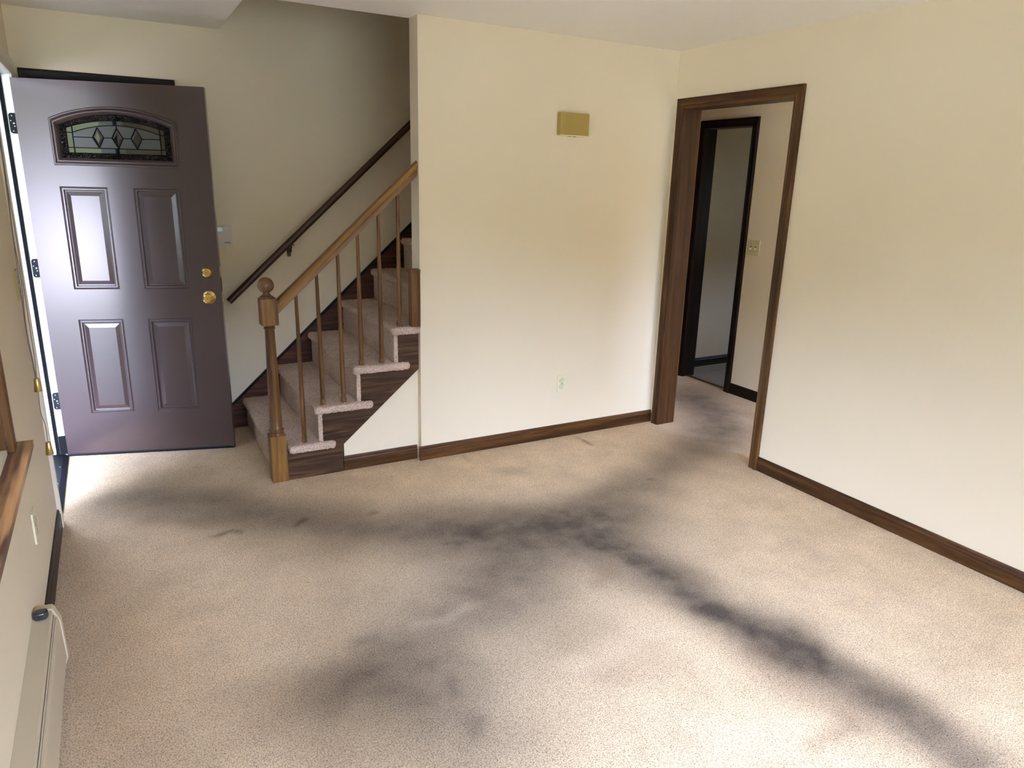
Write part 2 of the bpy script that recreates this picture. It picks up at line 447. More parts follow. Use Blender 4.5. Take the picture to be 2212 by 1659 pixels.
wall('wall_hall_end', 'y', -2.2 - 0.1, -2.2, JT, 3.6, 0, H, [(0.3, 0.95, 1.05, 2.0)])
wall('wall_side_room', 'x', 3.5, 3.6, -2.2, YB, 0, H, [(-0.9, -0.4, 0.9, 1.55)])
FX0, FX1, FZ0, FZ1 = -3.3, -0.65, 0.70, 2.16
wall('wall_front', 'y', YS - WT, YS, XL, JT, 0, Z2, [(FX0, FX1, FZ0, FZ1)])
wall('wall_upper', 'x', 1.4, 1.5, YS, YB, H + 0.25, Z2)
wall('wall_right_outer', 'x', JT, JT + 0.03, YS - WT, -2.3, 0, Z2)
# ceiling with the stair opening
mb = MB()
XO = -2.527; YO = 0.115
mb.box(XL, XO, YS, YB, H, H + 0.25); mb.box(XO, JT, YS, YO, H, H + 0.25); mb.box(JT, 1.3, -2.3, YO, H, H + 0.25); mb.box(1.3, 5.4, -2.3, YB, H, H + 0.25)  # overhang past the side room is added to keep the sun out
mb.build('ceiling', MT['ceiling'], kind=S)
wall('wall_stairwell_side', 'y', YO - 0.1, YO, XO, 1.3, H + 0.25, Z2)
wall('wall_stairwell_head', 'x', XO - 0.1, XO, YO - 0.1, YB, H + 0.25, Z2)
wall('wall_stairwell_end', 'x', 1.3, 1.4, YO - 0.1, YB, H + 0.25, Z2)
MB().box(XL - 0.6, 1.6, YS - 0.6, YB + 0.7, Z2, Z2 + 0.15).build('ceiling_upper', MT['siding'], kind=S)
# slope wall under the stairs (the white triangle)
XT = -2.186; YP = 0.030
MB().prism([(XT + 0.01, 0), (XA, 0), (XA, 0.575), (XT + 0.01, 0.175)], 'y', YP + 0.014, 0.11).build('wall_under_stairs', MT['wall'], kind=S)

# ------------------------------------------------------------------ floor
STAINS_AND_SHADE = None
STAINS_AND_SHADE=[
 ('R', [(-2.076, -1.084), (-1.805, -1.433), (-1.376, -1.335)], 0.42, 0.26),
 ('R', [(-2.001, -1.699), (-2.251, -2.221)], 0.3, 0.22),
 ('R', [(-2.388, -1.504), (-2.479, -2.018)], 0.3, 0.22),
 ('R', [(0.255, -0.447), (0.667, 0.165), (0.778, 0.388)], 0.35, 0.42),
 ('R', [(-1.279, -1.611), (-1.235, -2.051), (-1.202, -2.346), (-1.146, -2.657)], 0.17, 0.32),
 ('R', [(-3.122, -0.004), (-2.79, -0.28), (-2.464, -0.601)], 0.3, 0.22),
 ('G', [(-1.37, -2.289), (-1.356, -2.453), (-1.307, -2.574)], 0.1, 0.5),
 ('G', [(-1.799, -1.865), (-1.701, -2.065)], 0.15, 0.3),
 ('G', [(-2.822, -1.967), (-2.918, -1.793)], 0.15, 0.35),
 ('R', [(-3.22, 0.134), (-2.973, -0.015), (-2.639, -0.409), (-2.268, -0.697), (-1.794, -0.981), (-1.342, -1.095)], 0.2, 0.5),
 ('R', [(-1.852, -0.847), (-1.314, -1.053), (-0.789, -0.87), (-0.238, -0.632), (0.324, -0.377), (0.565, -0.04), (0.687, 0.289)], 0.2, 0.5),
 ('R', [(-1.892, -1.175), (-1.396, -1.175), (-1.115, -1.206)], 0.3, 0.3),
 ('R', [(-1.369, -1.29), (-1.302, -1.578), (-1.285, -1.848), (-1.226, -2.089), (-1.182, -2.269)], 0.13, 0.66),
 ('R', [(-1.287, -1.956), (-1.271, -2.132), (-1.234, -2.272)], 0.075, 0.6),
 ('R', [(-1.212, -2.253), (-1.162, -2.501), (-1.145, -2.703), (-1.131, -2.879)], 0.11, 0.6),
 ('R', [(-1.707, -1.267), (-2.025, -1.478), (-2.311, -1.543), (-2.536, -1.669), (-2.682, -1.776)], 0.22, 0.42),
 ('R', [(-2.761, -1.735), (-2.601, -1.716), (-2.512, -1.91)], 0.14, 0.35),
 ('R', [(-2.389, -1.771), (-2.381, -1.977), (-2.374, -2.157)], 0.13, 0.25),
 ('R', [(-3.172, -0.15), (-3.001, -0.287)], 0.06, 0.2),
 ('R', [(-2.909, -0.46), (-2.857, -0.446), (-2.821, -0.479)], 0.012, 0.5),
 ('R', [(-2.95, -0.465), (-2.911, -0.474)], 0.012, 0.35),
 ('R', [(-2.576, -0.521), (-2.533, -0.477)], 0.018, 0.5),
 ('R', [(-2.222, -0.555), (-2.186, -0.556)], 0.015, 0.4),
 ('R', [(-2.579, -1.517), (-2.53, -1.526)], 0.03, 0.4),
 ('R', [(-2.39, -2.064), (-2.354, -2.071), (-2.384, -2.099)], 0.035, 0.35),
 ('R', [(-1.594, -0.917), (-1.501, -0.917)], 0.012, 0.2),
 ('R', [(-2.016, -0.997), (-1.911, -1.024)], 0.01, 0.3),
 ('R', [(-0.68, -0.816), (-0.661, -0.825)], 0.012, 0.4),
 ('R', [(-2.369, -1.86), (-2.39, -1.925)], 0.006, 0.3),
 ('R', [(-1.835, -1.061), (-1.734, -1.01), (-1.629, -0.955)], 0.012, 0.15),
 ('R', [(-2.404, -1.496), (-2.383, -1.513)], 0.012, 0.25),
 ('G', [(-1.462, -1.455), (-1.483, -1.552), (-1.545, -1.603)], 0.04, 0.6),
 ('G', [(-3.02, -1.578), (-2.892, -1.668), (-2.776, -1.678)], 0.1, 0.3),
 ('G', [(-1.334, -2.56), (-1.35, -2.598), (-1.44, -2.617), (-1.52, -2.638)], 0.035, 0.6),
 ('G', [(-2.146, -1.342), (-2.128, -1.37)], 0.03, 0.4),
 ('G', [(-0.661, -0.139), (-0.655, -0.234)], 0.008, 0.9),
 ('G', [(-0.668, -0.069), (-0.663, -0.194)], 0.006, 0.7),
 ('G', [(-1.479, -0.049), (-1.473, -0.134)], 0.006, 0.5),
 ('G', [(-1.393, -0.366), (-1.29, -0.4)], 0.05, 0.35),
 ('G', [(-1.905, -2.07), (-1.834, -2.08)], 0.06, 0.3),
 ('G', [(-3.508, -0.378), (-3.415, -1.138), (-3.295, -1.761)], 0.22, 0.5),  # mostly shade below the window, put into the carpet colour as brown
 ('B', [(-1.949, -1.967), (-1.772, -1.97), (-1.614, -1.958)], 0.05, 0.5),
 ('B', [(-0.586, -2.08), (-0.884, -2.086), (-1.13, -2.07)], 0.05, 0.25),
 ('B', [(-0.205, -2.31), (-0.773, -2.317), (-1.011, -2.294)], 0.05, 0.25),
 ('B', [(-2.136, -1.495), (-2.253, -1.539), (-2.358, -1.519)], 0.03, 0.4),
 ('B', [(-2.435, -1.481), (-2.7, -1.5), (-2.837, -1.543)], 0.08, 0.2),
 ('B', [(-1.007, -2.166), (-1.088, -1.909), (-0.987, -1.526)], 0.12, 0.15),
 ('B', [(-1.878, -2.327), (-1.828, -2.438), (-1.757, -2.555)], 0.08, 0.3),
 ('B', [(-2.791, -0.776), (-2.691, -1.032), (-2.871, -1.228), (-2.727, -1.268)], 0.2, 0.3),
]

def seg_d(px, py, a, b):
    vx, vy = b[0]-a[0], b[1]-a[1]; L = vx*vx+vy*vy or 1e-9
    t = max(0, min(1, ((px-a[0])*vx+(py-a[1])*vy)/L))
    return math.hypot(px-a[0]-t*vx, py-a[1]-t*vy)
def floor_mesh():
    x0, x1, y0, y1 = XL - 0.0, XH + 0.06, YS, YB
    st = 0.02
    nx, ny = int((x1-x0)/st)+1, int((y1-y0)/st)+1
    verts = []; faces = []; cols = []
    for j in range(ny+1):
        for i in range(nx+1):
            x = x0+(x1-x0)*i/nx; y = y0+(y1-y0)*j/ny
            verts.append((x, y, 0))
            c = [0, 0, 0]
            if y > -3.4:
                wx = x + 0.05*noise.noise((x*4, y*4, 1.0)) + 0.012*noise.noise((x*22, y*22, 3))
                wy = y + 0.05*noise.noise((x*4, y*4, 7.0)) + 0.012*noise.noise((x*22, y*22, 9))
                for ch, pts, w, s in STAINS_AND_SHADE:
                    qx, qy = (wx, wy) if w > 0.03 else (x + (wx-x)*0.2, y + (wy-y)*0.2)
                    ww = max(w, 0.014)
                    bx0 = min(p[0] for p in pts)-2.6*ww; bx1 = max(p[0] for p in pts)+2.6*ww
                    if not bx0 < qx < bx1: continue
                    d = min(seg_d(qx, qy, a, b) for a, b in zip(pts, pts[1:]))
                    if d < 2.6*ww:
                        k = 'RGB'.index(ch); v = s*{'R': 1.2, 'G': 0.6, 'B': 0.45}[ch]*math.exp(-(d/ww)**2*0.9)
                        c[k] = 1-(1-c[k])*(1-v)
            cols.append((*c, 1))
    for j in range(ny):
        for i in range(nx):
            a = j*(nx+1)+i; faces.append((a, a+1, a+nx+2, a+nx+1))
    n0 = len(verts)
    z = -0.08
    for (x, y) in ((x0, y0), (x1, y0), (x1, y1), (x0, y1)): verts.append((x, y, z)); cols.append((0, 0, 0, 1))
    faces.append((n0+3, n0+2, n0+1, n0))
    me = bpy.data.meshes.new('floor'); me.from_pydata(verts, [], faces); me.update()
    ca = me.color_attributes.new('dirt_and_shade', 'FLOAT_COLOR', 'POINT')
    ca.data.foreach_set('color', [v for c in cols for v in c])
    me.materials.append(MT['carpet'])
    o = bpy.data.objects.new('floor', me); COL.objects.link(o); tag(o, kind=S)
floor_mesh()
MB().box(XH + 0.06, 3.6, -2.3, YB, -0.08, -0.004).build('floor_side_room', MT['tile'], kind=S)
MB().box(XH + 0.045, XH + 0.075, HY0, HY1, -0.01, 0.006).build('trim_13', MT['trim_y'], kind=S, bevel=0.002)

# ------------------------------------------------------------------ mouldings
def casing_rect(name, plane, face, dirn, u0, u1, z1, w, t, mat_v, mat_h, z0=0.0, bottom=False):
    """door casing with mitred corners round an opening (u0..u1, up to z1) on plane x or y = face, standing off by t in direction dirn"""
    root = thing(name, (0, 0, 0), None, None, kind=S)
    prof = [(0.0, 0.55), (0.12, 0.75), (0.25, 0.8), (0.3, 0.7), (0.7, 0.95), (0.8, 1.0), (0.93, 1.0), (1.0, 0.85)]  # across width from opening, thickness fraction
    def strip(P0, P1, o0, o1):
        mb = MB(); bm = mb.bm
        rings = []
        for (P, o) in ((P0, o0), (P1, o1)):
            ring = []
            for f, th in [(0.0, 0.0)] + prof + [(1.0, 0.0)]:
                u = P[0] + o[0] * f * w; z = P[1] + o[1] * f * w
                off = face + dirn * th * t
                ring.append(bm.verts.new((off, u, z) if plane == 'x' else (u, off, z)))
            rings.append(ring)
        n = len(rings[0])
        for i in range(n - 1):
            bm.faces.new([rings[0][i], rings[0][i+1], rings[1][i+1], rings[1][i]])
        bm.faces.new([rings[0][0], rings[1][0], rings[1][-1], rings[0][-1]])
        bm.faces.new(rings[0]); bm.faces.new(rings[1][::-1])
        bmesh.ops.recalc_face_normals(bm, faces=bm.faces[:])
        return mb
    strip((u0, z0), (u0, z1), (-1, 0), (-1, 1)).build('side_casing', mat_v, root)
    strip((u1, z0), (u1, z1), (1, 0), (1, 1)).build('side_casing', mat_v, root)
    strip((u0, z1), (u1, z1), (-1, 1), (1, 1)).build('head_casing', mat_h, root)
    return root

def tag_s(o, label): o['label'] = label; return o
t = casing_rect('trim_1', 'x', 0.0, -1, RY0, RY1, RZ, 0.06, 0.02, MT['trim_z'], MT['trim_y'])
tag_s(t, 'scuffed brown wood casing round the open doorway to the hall')
def jamb(name, plane, a, b, u0, u1, z1, mv, mh, th=0.018):
    root = thing(name, (0, 0, 0), None, None, kind=S)
    def B(mb, ua, ub, za, zb): return mb.box(a, b, ua, ub, za, zb) if plane == 'x' else mb.box(ua, ub, a, b, za, zb)
    B(MB(), u0 - th, u0, 0, z1 + th).build('side_jamb', mv, root, bevel=0.002)
    B(MB(), u1, u1 + th, 0, z1 + th).build('side_jamb', mv, root, bevel=0.002)
    B(MB(), u0, u1, z1, z1 + th).build('head_jamb', mh, root, bevel=0.002)
    return root
tag_s(jamb('trim_2', 'x', -0.003, JT + 0.003, RY0, RY1, RZ, MT['jamb_z'], MT['jamb_y']), 'wide dark wood jamb lining the open doorway to the hall')
tag_s(casing_rect('trim_3', 'x', JT, 1, RY0, RY1, RZ, 0.06, 0.02, MT['trim_z'], MT['trim_y']), 'casing on the hall side of the open doorway')
tag_s(casing_rect('trim_4', 'x', XH, -1, HY0, HY1, HZ, 0.06, 0.02, MT['dark_z'], MT['dark_y']), 'near black wood casing of the inner doorway beyond the hall')
tag_s(jamb('trim_5', 'x', XH - 0.003, XH + 0.123, HY0, HY1, HZ, MT['dark_z'], MT['dark_y'], 0.015), 'near black jamb of the inner doorway beyond the hall')

def base(name, plane, face, dirn, u0, u1, label=None, mat=None, h=0.085, t=0.012, kind=S):
    prof = [(0, 0), (t, 0), (t, h * 0.72), (t * 0.75, h * 0.80), (t * 0.75, h * 0.9), (t * 0.4, h), (0, h)]
    mb = MB(); bm = mb.bm
    rings = []
    for u in (u0, u1):
        rings.append([bm.verts.new((face + dirn * p[0], u, p[1]) if plane == 'x' else (u, face + dirn * p[0], p[1])) for p in prof])
    n = len(prof)
    for i in range(n):
        j = (i + 1) % n
        bm.faces.new([rings[0][i], rings[0][j], rings[1][j], rings[1][i]])
    bm.faces.new(rings[0]); bm.faces.new(rings[1][::-1])
    bmesh.ops.recalc_face_normals(bm, faces=bm.faces[:])
    return mb.build(name, mat or MT['trim_' + ('y' if plane == 'x' else 'x')], kind=kind, label=label)
base('baseboard_right', 'x', 0.0, -1, YS, RY0 - 0.06, 'brown wood baseboard along the blank right wall')
base('baseboard_stairs', 'y', 0.0, -1, XA - 0.012, 0.0, 'brown wood baseboard below the wall outlet')
base('baseboard_under_stairs', 'y', YP + 0.014, -1, XT + 0.004, XA - 0.012, 'short brown baseboard under the white triangle beside the stairs')
base('baseboard_left', 'x', XL, 1, -1.157, DY0 - 0.075, 'dark baseboard between the entry door and the heater', MT['dark_y'], h=0.095)
base('baseboard_hall', 'x', XH, -1, -2.2, HY0 - 0.06, 'dark baseboard in the hall', MT['dark_y'])
base('baseboard_side_room', 'y', YB, -1, XH + 0.12, 3.5, 'dark baseboard seen through the inner doorway', MT['dark_x'])
# header: closet door casing behind the entry door
tag_s(casing_rect('trim_6', 'y', YB, -1, CDX0, CDX1, CDZ, 0.06, 0.02, MT['dark_z'], MT['dark_x']), 'near black closet casing whose top shows above the open entry door')
mb = MB().prism([(CDX0, 0.01), (CDX1, 0.01), (CDX1, CDZ), (CDX0, CDZ)], 'y', YB + 0.012, YB + 0.047)
d3 = mb.build('door_2', MT['dark_z'], kind=S, bevel=0.002, label='dark closet door hidden behind the open entry door')
# cut ends of trim on the partition end: thin corner line
# ------------------------------------------------------------------ entry frame (white) in the left wall
fr = thing('trim_7', (0, 0, 0), 'white painted frame of the open entry doorway', None, kind=S)
xo, xi = XL - WT - 0.01, XL + 0.002
for (a, b, nm) in ((DY1, DY1 + 0.03, 'hinge_jamb'), (DY0 - 0.03, DY0, 'strike_jamb')):
    MB().box(xo, xi, a, b, 0.0, DZ + 0.03).build(nm, MT['white'], fr, bevel=0.002)
MB().box(xo, xi, DY0, DY1, DZ, DZ + 0.03).build('head_jamb', MT['white'], fr, bevel=0.002)
# stop with black weatherstrip (door thickness is 45 mm)
xs = XL - 0.036
for (a, b) in ((DY1 - 0.011, DY1), (DY0, DY0 + 0.011)):
    MB().box(xo, xs - 0.018, a, b, 0.03, DZ).build('door_stop', MT['white'], fr, bevel=0.002)
MB().box(xo, xs - 0.018, DY0, DY1, DZ - 0.012, DZ).build('door_stop', MT['white'], fr, bevel=0.002)
for (a, b) in ((DY1 - 0.012, DY1), (DY0, DY0 + 0.012)):
    MB().box(xs - 0.018, xs - 0.011, a, b, 0.02, DZ).box(xs - 0.009, xs - 0.003, a + 0.002, b - 0.002, 0.02, DZ).box(xs - 0.02, xs, a+0.006, b - 0.004, 0.02, DZ).build('weatherstrip', MT['black'], fr, bevel=0.001)
MB().box(xs - 0.018, xs, DY0, DY1, DZ - 0.012, DZ).build('weatherstrip', MT['black'], fr, bevel=0.001)
MB().box(XL - 0.034, XL + 0.001, DY1 - 0.008, DY1, 0.02, 0.13).build('corner_pad', MT['black'], fr, bevel=0.002)
MB().box(XL - 0.072, XL - 0.060, DY0 - 0.001, DY0 + 0.004, 0.93, 0.99).build('strike_plate', MT['black'], fr, bevel=0.001)
th = thing('trim_8', (0, 0, 0), 'black threshold of the entry doorway', None, kind=S)
MB().prism([(XL - 0.18, -0.06), (XL + 0.004, -0.06), (XL + 0.004, 0.008), (XL - 0.02, 0.020), (XL - 0.10, 0.022), (XL - 0.18, 0.006)], 'y', DY0, DY1).build('threshold_plate', MT['threshold'], th)
for yy in (0.2, 0.45, 0.7):
    MB().lathe([(0.004, 0), (0.004, 0.002)], (XL - 0.03, yy, 0.0195), 12).build('screw', MT['screw'], th)
tag_s(casing_rect('trim_9', 'x', XL, 1, DY0, DY1, DZ, 0.075, 0.017, MT['cream'], MT['cream']), 'flat cream painted casing round the entry doorway')

# ------------------------------------------------------------------ entry door
ROT = math.radians(-16.221)
door = thing('door_1', (-3.5571, 0.9104, 0.0), 'brown panelled entry door standing open with arched leaded glass and two brass knobs', 'door', ROT, kind=S)
DW, DH, DT, Z0 = 0.914, 2.03, 0.045, 0.015
def arch(u0, u1, z0, zs, zc, n=16):
    """arched outline, clockwise start bottom-left"""
    pts = [(u0, z0), (u1, z0)]
    um, hw, hgt = (u0 + u1) / 2, (u1 - u0) / 2, zc - zs
    Rr = (hw * hw + hgt * hgt) / (2 * hgt)
    a0 = math.asin(hw / Rr)
    for i in range(n + 1):
        a = a0 - 2 * a0 * i / n
        pts.append((um + Rr * math.sin(a), zs + Rr * (math.cos(a) - math.cos(a0))))
    return pts
hole = arch(0.175, 0.733, 1.652, 1.842, 1.90)
panels = [(0.157, 0.387, 0.974, 1.520), (0.513, 0.746, 0.974, 1.520), (0.156, 0.385, 0.257, 0.806), (0.512, 0.742, 0.257, 0.806)]
mb = MB(); bm = mb.bm
rect = [(0, Z0), (DW, Z0), (DW, Z0 + DH), (0, Z0 + DH)]
ploops = [[(a, c), (b, c), (b, d), (a, d)] for a, b, c, d in panels]
loops = [rect, hole] + ploops
flat = [p for l in loops for p in l]
vf = [bm.verts.new((p[0], 0, p[1])) for p in flat]
for t3 in tessellate_polygon([[Vector((p[0], p[1], 0)) for p in l] for l in loops]):
    bm.faces.new([vf[i] for i in t3])
# back: rect with arch hole only
loopsb = [rect, hole]; flatb = [p for l in loopsb for p in l]
vb = [bm.verts.new((p[0], DT, p[1])) for p in flatb]
for t3 in tessellate_polygon([[Vector((p[0], p[1], 0)) for p in l] for l in loopsb]):
    bm.faces.new([vb[i] for i in t3])
for i in range(4): j = (i+1) % 4; bm.faces.new([vf[i], vf[j], vb[j], vb[i]])
nh = len(hole)
for i in range(nh): j = (i+1) % nh; bm.faces.new([vf[4+i], vf[4+j], vb[4+j], vb[4+i]])
# stamped panels: ridge, groove, raised field
steps = [(0.004, 0.0035), (0.010, 0.0005), (0.016, 0.0005), (0.020, 0.0085), (0.026, 0.0095), (0.047, 0.0025)]
o = 4 + nh
for (a, b, c, d) in panels:
    prev = vf[o:o+4]; o += 4
    for ins, dep in steps:
        cur = [bm.verts.new(p) for p in ((a+ins, dep, c+ins), (b-ins, dep, c+ins), (b-ins, dep, d-ins), (a+ins, dep, d-ins))]
        for i in range(4): j = (i+1) % 4; bm.faces.new([prev[i], prev[j], cur[j], cur[i]])
        prev = cur
    bm.faces.new(prev)
bmesh.ops.remove_doubles(bm, verts=bm.verts[:], dist=1e-6)
bmesh.ops.recalc_face_normals(bm, faces=bm.faces[:])
mb.build('door_slab', MT['door'], door, local=True)
# glazing frame: nested arch profile rings proud of the slab
def ring_frame(prof, n=20):
    mb = MB(); bm = mb.bm; prev = None; first = None
    for (ins, off) in prof:
        pts = arch(0.150 + ins, 0.760 - ins, 1.627 + ins, 1.860 - ins * 0.82, 1.926 - ins, n)
        cur = [bm.verts.new((p[0], off, p[1])) for p in pts]
        if prev:
            m = len(cur)
            for i in range(m): j = (i+1) % m; bm.faces.new([prev[i], prev[j], cur[j], cur[i]])
        else: first = cur
        prev = cur
    bmesh.ops.recalc_face_normals(bm, faces=bm.faces[:])
    return mb
fprof = [(0, 0.001), (0, -0.006), (0.004, -0.010), (0.009, -0.010), (0.011, -0.006), (0.020, -0.013), (0.024, -0.013), (0.030, -0.006), (0.036, 0.004), (0.037, 0.018)]
gf = ring_frame(fprof).build('glazing_frame', MT['moulding'], door, local=True)
ring_frame([(a, DT - b) for a, b in fprof]).build('glazing_frame', MT['moulding'], door, local=True)
# leaded glass
gmb = MB(); bm = gmb.bm
GY = 0.018
def region(poly, hole_, mi, y=GY):
    lo = [poly] + ([hole_] if hole_ else [])
    fl = [p for l in lo for p in l]
    v = [bm.verts.new((p[0], y, p[1])) for p in fl]; v2 = [bm.verts.new((p[0], y + 0.004, p[1])) for p in fl]
    for t3 in tessellate_polygon([[Vector((p[0], p[1], 0)) for p in l] for l in lo]):
        f = bm.faces.new([v[i] for i in t3]); f.material_index = mi
        f = bm.faces.new([v2[i] for i in reversed(t3)]); f.material_index = mi
A1 = arch(0.184, 0.724, 1.661, 1.834, 1.892, 20)
A2 = arch(0.218, 0.693, 1.691, 1.816, 1.858, 20)
A3 = arch(0.248, 0.670, 1.718, 1.793, 1.834, 20)
dia = [[(u - 0.027, 1.771), (u, 1.718), (u + 0.027, 1.771), (u, 1.822)] for u in (0.368, 0.461, 0.553)]
region(A1, A2, 0); region(A2, A3, 1)
um = [(0.248, 1.718), (0.670, 1.718)]
lo = [A3] + [[(p[0] , p[1] + (0.0006 if k == 1 else 0)) for k, p in enumerate(d)] for d in dia]
fl = [p for l in lo for p in l]
v = [bm.verts.new((p[0], GY, p[1])) for p in fl]; v2 = [bm.verts.new((p[0], GY + 0.004, p[1])) for p in fl]
for t3 in tessellate_polygon([[Vector((p[0], p[1], 0)) for p in l] for l in lo]):
    f = bm.faces.new([v[i] for i in t3]); f.material_index = 2
    f = bm.faces.new([v2[i] for i in reversed(t3)]); f.material_index = 2
for d in dia:   # bevelled diamonds
    c = (sum(p[0] for p in d)/4, sum(p[1] for p in d)/4)
    inn = [(c[0]+(p[0]-c[0])*0.55, c[1]+(p[1]-c[1])*0.55) for p in d]
    vo_ = [bm.verts.new((p[0], GY, p[1])) for p in d]; vi_ = [bm.verts.new((p[0], GY-0.004, p[1])) for p in inn]
    for i in range(4):
        j = (i+1) % 4; f = bm.faces.new([vo_[i], vo_[j], vi_[j], vi_[i]]); f.material_index = 1
    f = bm.faces.new(vi_); f.material_index = 1
gp = gmb.build('glass_pane', [MT['hammered'], MT['bevel'], MT['frosted']], door, local=True)
# lead lines
lm = MB()
def lead(pts, w=0.0042, closed=False):
    P = list(pts) + ([pts[0]] if closed else [])
    for a, b in zip(P, P[1:]):
        dx, dz = b[0]-a[0], b[1]-a[1]; L = math.hypot(dx, dz)
        if L < 1e-6: continue
        nx_, nz_ = -dz/L*w/2, dx/L*w/2
        q = [(a[0]+nx_, a[1]+nz_), (b[0]+nx_, b[1]+nz_), (b[0]-nx_, b[1]-nz_), (a[0]-nx_, a[1]-nz_)]
        for y0_, y1_ in ((GY - 0.003, GY + 0.007),):
            vv = [lm.bm.verts.new((p[0], y0_, p[1])) for p in q] + [lm.bm.verts.new((p[0], y1_, p[1])) for p in q]
            for f in ((0,1,2,3),(7,6,5,4),(0,4,5,1),(1,5,6,2),(2,6,7,3),(3,7,4,0)): lm.bm.faces.new([vv[i] for i in f])
lead(A2, closed=True); lead(A3, closed=True)
for d in dia: lead(d, closed=True)
for a, b in ((0.248, 0.341), (0.395, 0.434), (0.488, 0.526), (0.580, 0.670)): lead([(a, 1.771), (b, 1.771)])
lead([(0.461, 1.822), (0.461, 1.892)]); lead([(0.461, 1.718), (0.461, 1.661)])
lead([(0.184, 1.834), (0.218, 1.816)]); lead([(0.724, 1.834), (0.693, 1.816)])
lead([(0.184, 1.661), (0.218, 1.691)]); lead([(0.724, 1.661), (0.693, 1.691)])
lead([(0.248, 1.793), (0.248, 1.825)]); lead([(0.670, 1.793), (0.670, 1.825)])
lead([(0.218, 1.793), (0.248, 1.793)]); lead([(0.670, 1.793), (0.693, 1.793)])
lead([(0.218, 1.718), (0.248, 1.718)]); lead([(0.670, 1.718), (0.693, 1.718)])
lead([(0.248, 1.691), (0.248, 1.718)]); lead([(0.670, 1.691), (0.670, 1.718)])
bmesh.ops.recalc_face_normals(lm.bm, faces=lm.bm.faces[:])
lm.build('lead_strip', MT['lead'], gp, local=True)
# knobs
def knob(name, u, z, dead):
    if dead:
        prof = [(0.033, 0.0), (0.033, 0.004), (0.031, 0.010), (0.026, 0.016), (0.024, 0.024), (0.019, 0.027), (0.018, 0.0255), (0.011, 0.0255), (0.010, 0.029), (0.0, 0.029)]
    else:
        prof = [(0.036, 0.0), (0.036, 0.004), (0.030, 0.009), (0.016, 0.014), (0.0145, 0.028), (0.019, 0.033), (0.027, 0.042), (0.029, 0.051), (0.026, 0.058), (0.019, 0.0615), (0.017, 0.060), (0.011, 0.060), (0.010, 0.063), (0.0, 0.063)]
    k = MB().lathe(prof[:-1] + [(0.0005, prof[-1][1])], (u, 0.0, z), 40, 'y').build(name, MT['brass'], door, local=True, smooth=True)
    h = prof[-1][1]
    MB().box(u - 0.001, u + 0.001, -h - 0.0006, -h + 0.002, z - 0.0045, z + 0.0045).build('keyhole', MT['slot'], k, local=True)
    return k
knob('deadbolt', 0.848, 1.066, True)
knob('door_knob', 0.848, 0.925, False)
# latch plates on the free edge
for z in (1.066, 0.925):
    MB().box(DW - 0.001, DW + 0.0015, 0.012, 0.037, z - 0.028, z + 0.028).build('latch_plate', MT['old_brass'], door, local=True, bevel=0.0008)
# bottom sweep
MB().box(0.0, DW, 0.002, DT - 0.002, 0.004, Z0).build('door_sweep', MT['black'], door, local=True)
MB().box(0.002, DW - 0.002, -0.0015, 0.002, Z0 - 0.003, Z0 + 0.004).build('sweep_strip', MT['hinge'], door, local=True)
# hinge leaves on the white jamb
for zc in (1.826, 1.090, 0.340):
    hb = MB()
    pts = []
    x0, x1, z0_, z1_, r = XL - 0.031, XL - 0.001, zc - 0.05, zc + 0.05, 0.013
    pts = [(x1, z0_), (x1, z1_)]
    for i in range(6): a = PI/2 + PI/2*i/5; pts.append((x0 + r + r*math.cos(a), z1_ - r + r*math.sin(a)))
    for i in range(6): a = PI + PI/2*i/5; pts.append((x0 + r + r*math.cos(a), z0_ + r + r*math.sin(a)))
    hb.prism(pts, 'y', DY1 - 0.0025, DY1 - 0.0002)
    hg = hb.build('hinge', MT['hinge'], door)
    sc = MB()
    for dx_, dz_, rr in ((-0.017, 0.036, 0.0032), (-0.024, 0.012, 0.003), (-0.012, 0.0, 0.0045), (-0.010, -0.014, 0.0032), (-0.018, -0.038, 0.003)):
        sc.lathe([(rr, 0), (rr * 0.8, 0.001)], (XL + dx_, DY1 - 0.0025, zc + dz_), 12, 'y')
    sc.build('screw', MT['screw'], hg)

# ------------------------------------------------------------------ window
win = thing('window_1', (0, 0, 0), 'window on the left wall with dark stained wood casing and worn wooden stool', 'window', kind=S)
ws = MT['stool']
ZST = 0.75
st = MB().box(XL - 0.02, -3.498, -3.16, -1.027, ZST - 0.022, ZST)
st.build('window_stool', ws, win, bevel=0.005, seg=3)
MB().box(XL, XL + 0.016, -3.12, -1.067, ZST - 0.085, ZST - 0.022).build('apron', MT['window_wood'], win, bevel=0.003)
def vcase(y0, y1, ztop):
    mb = MB()
    mb.prism([(XL, y0), (XL + 0.016, y0), (XL + 0.018, y0 + 0.01), (XL + 0.014, y0 + 0.022), (XL + 0.014, y0 + 0.035), (XL + 0.018, y0 + 0.045), (XL + 0.018, y1), (XL, y1)], 'z', ZST, ztop)
    return mb
vcase(-1.127, -1.067, 2.12).build('side_casing', MT['window_wood'], win)
vcase(-3.11, -3.05, 2.12).build('side_casing', MT['window_wood'], win)
MB().box(XL, XL + 0.018, -3.05, -1.127, 2.06, 2.12).build('head_casing', MT['window_wood'], win, bevel=0.003)
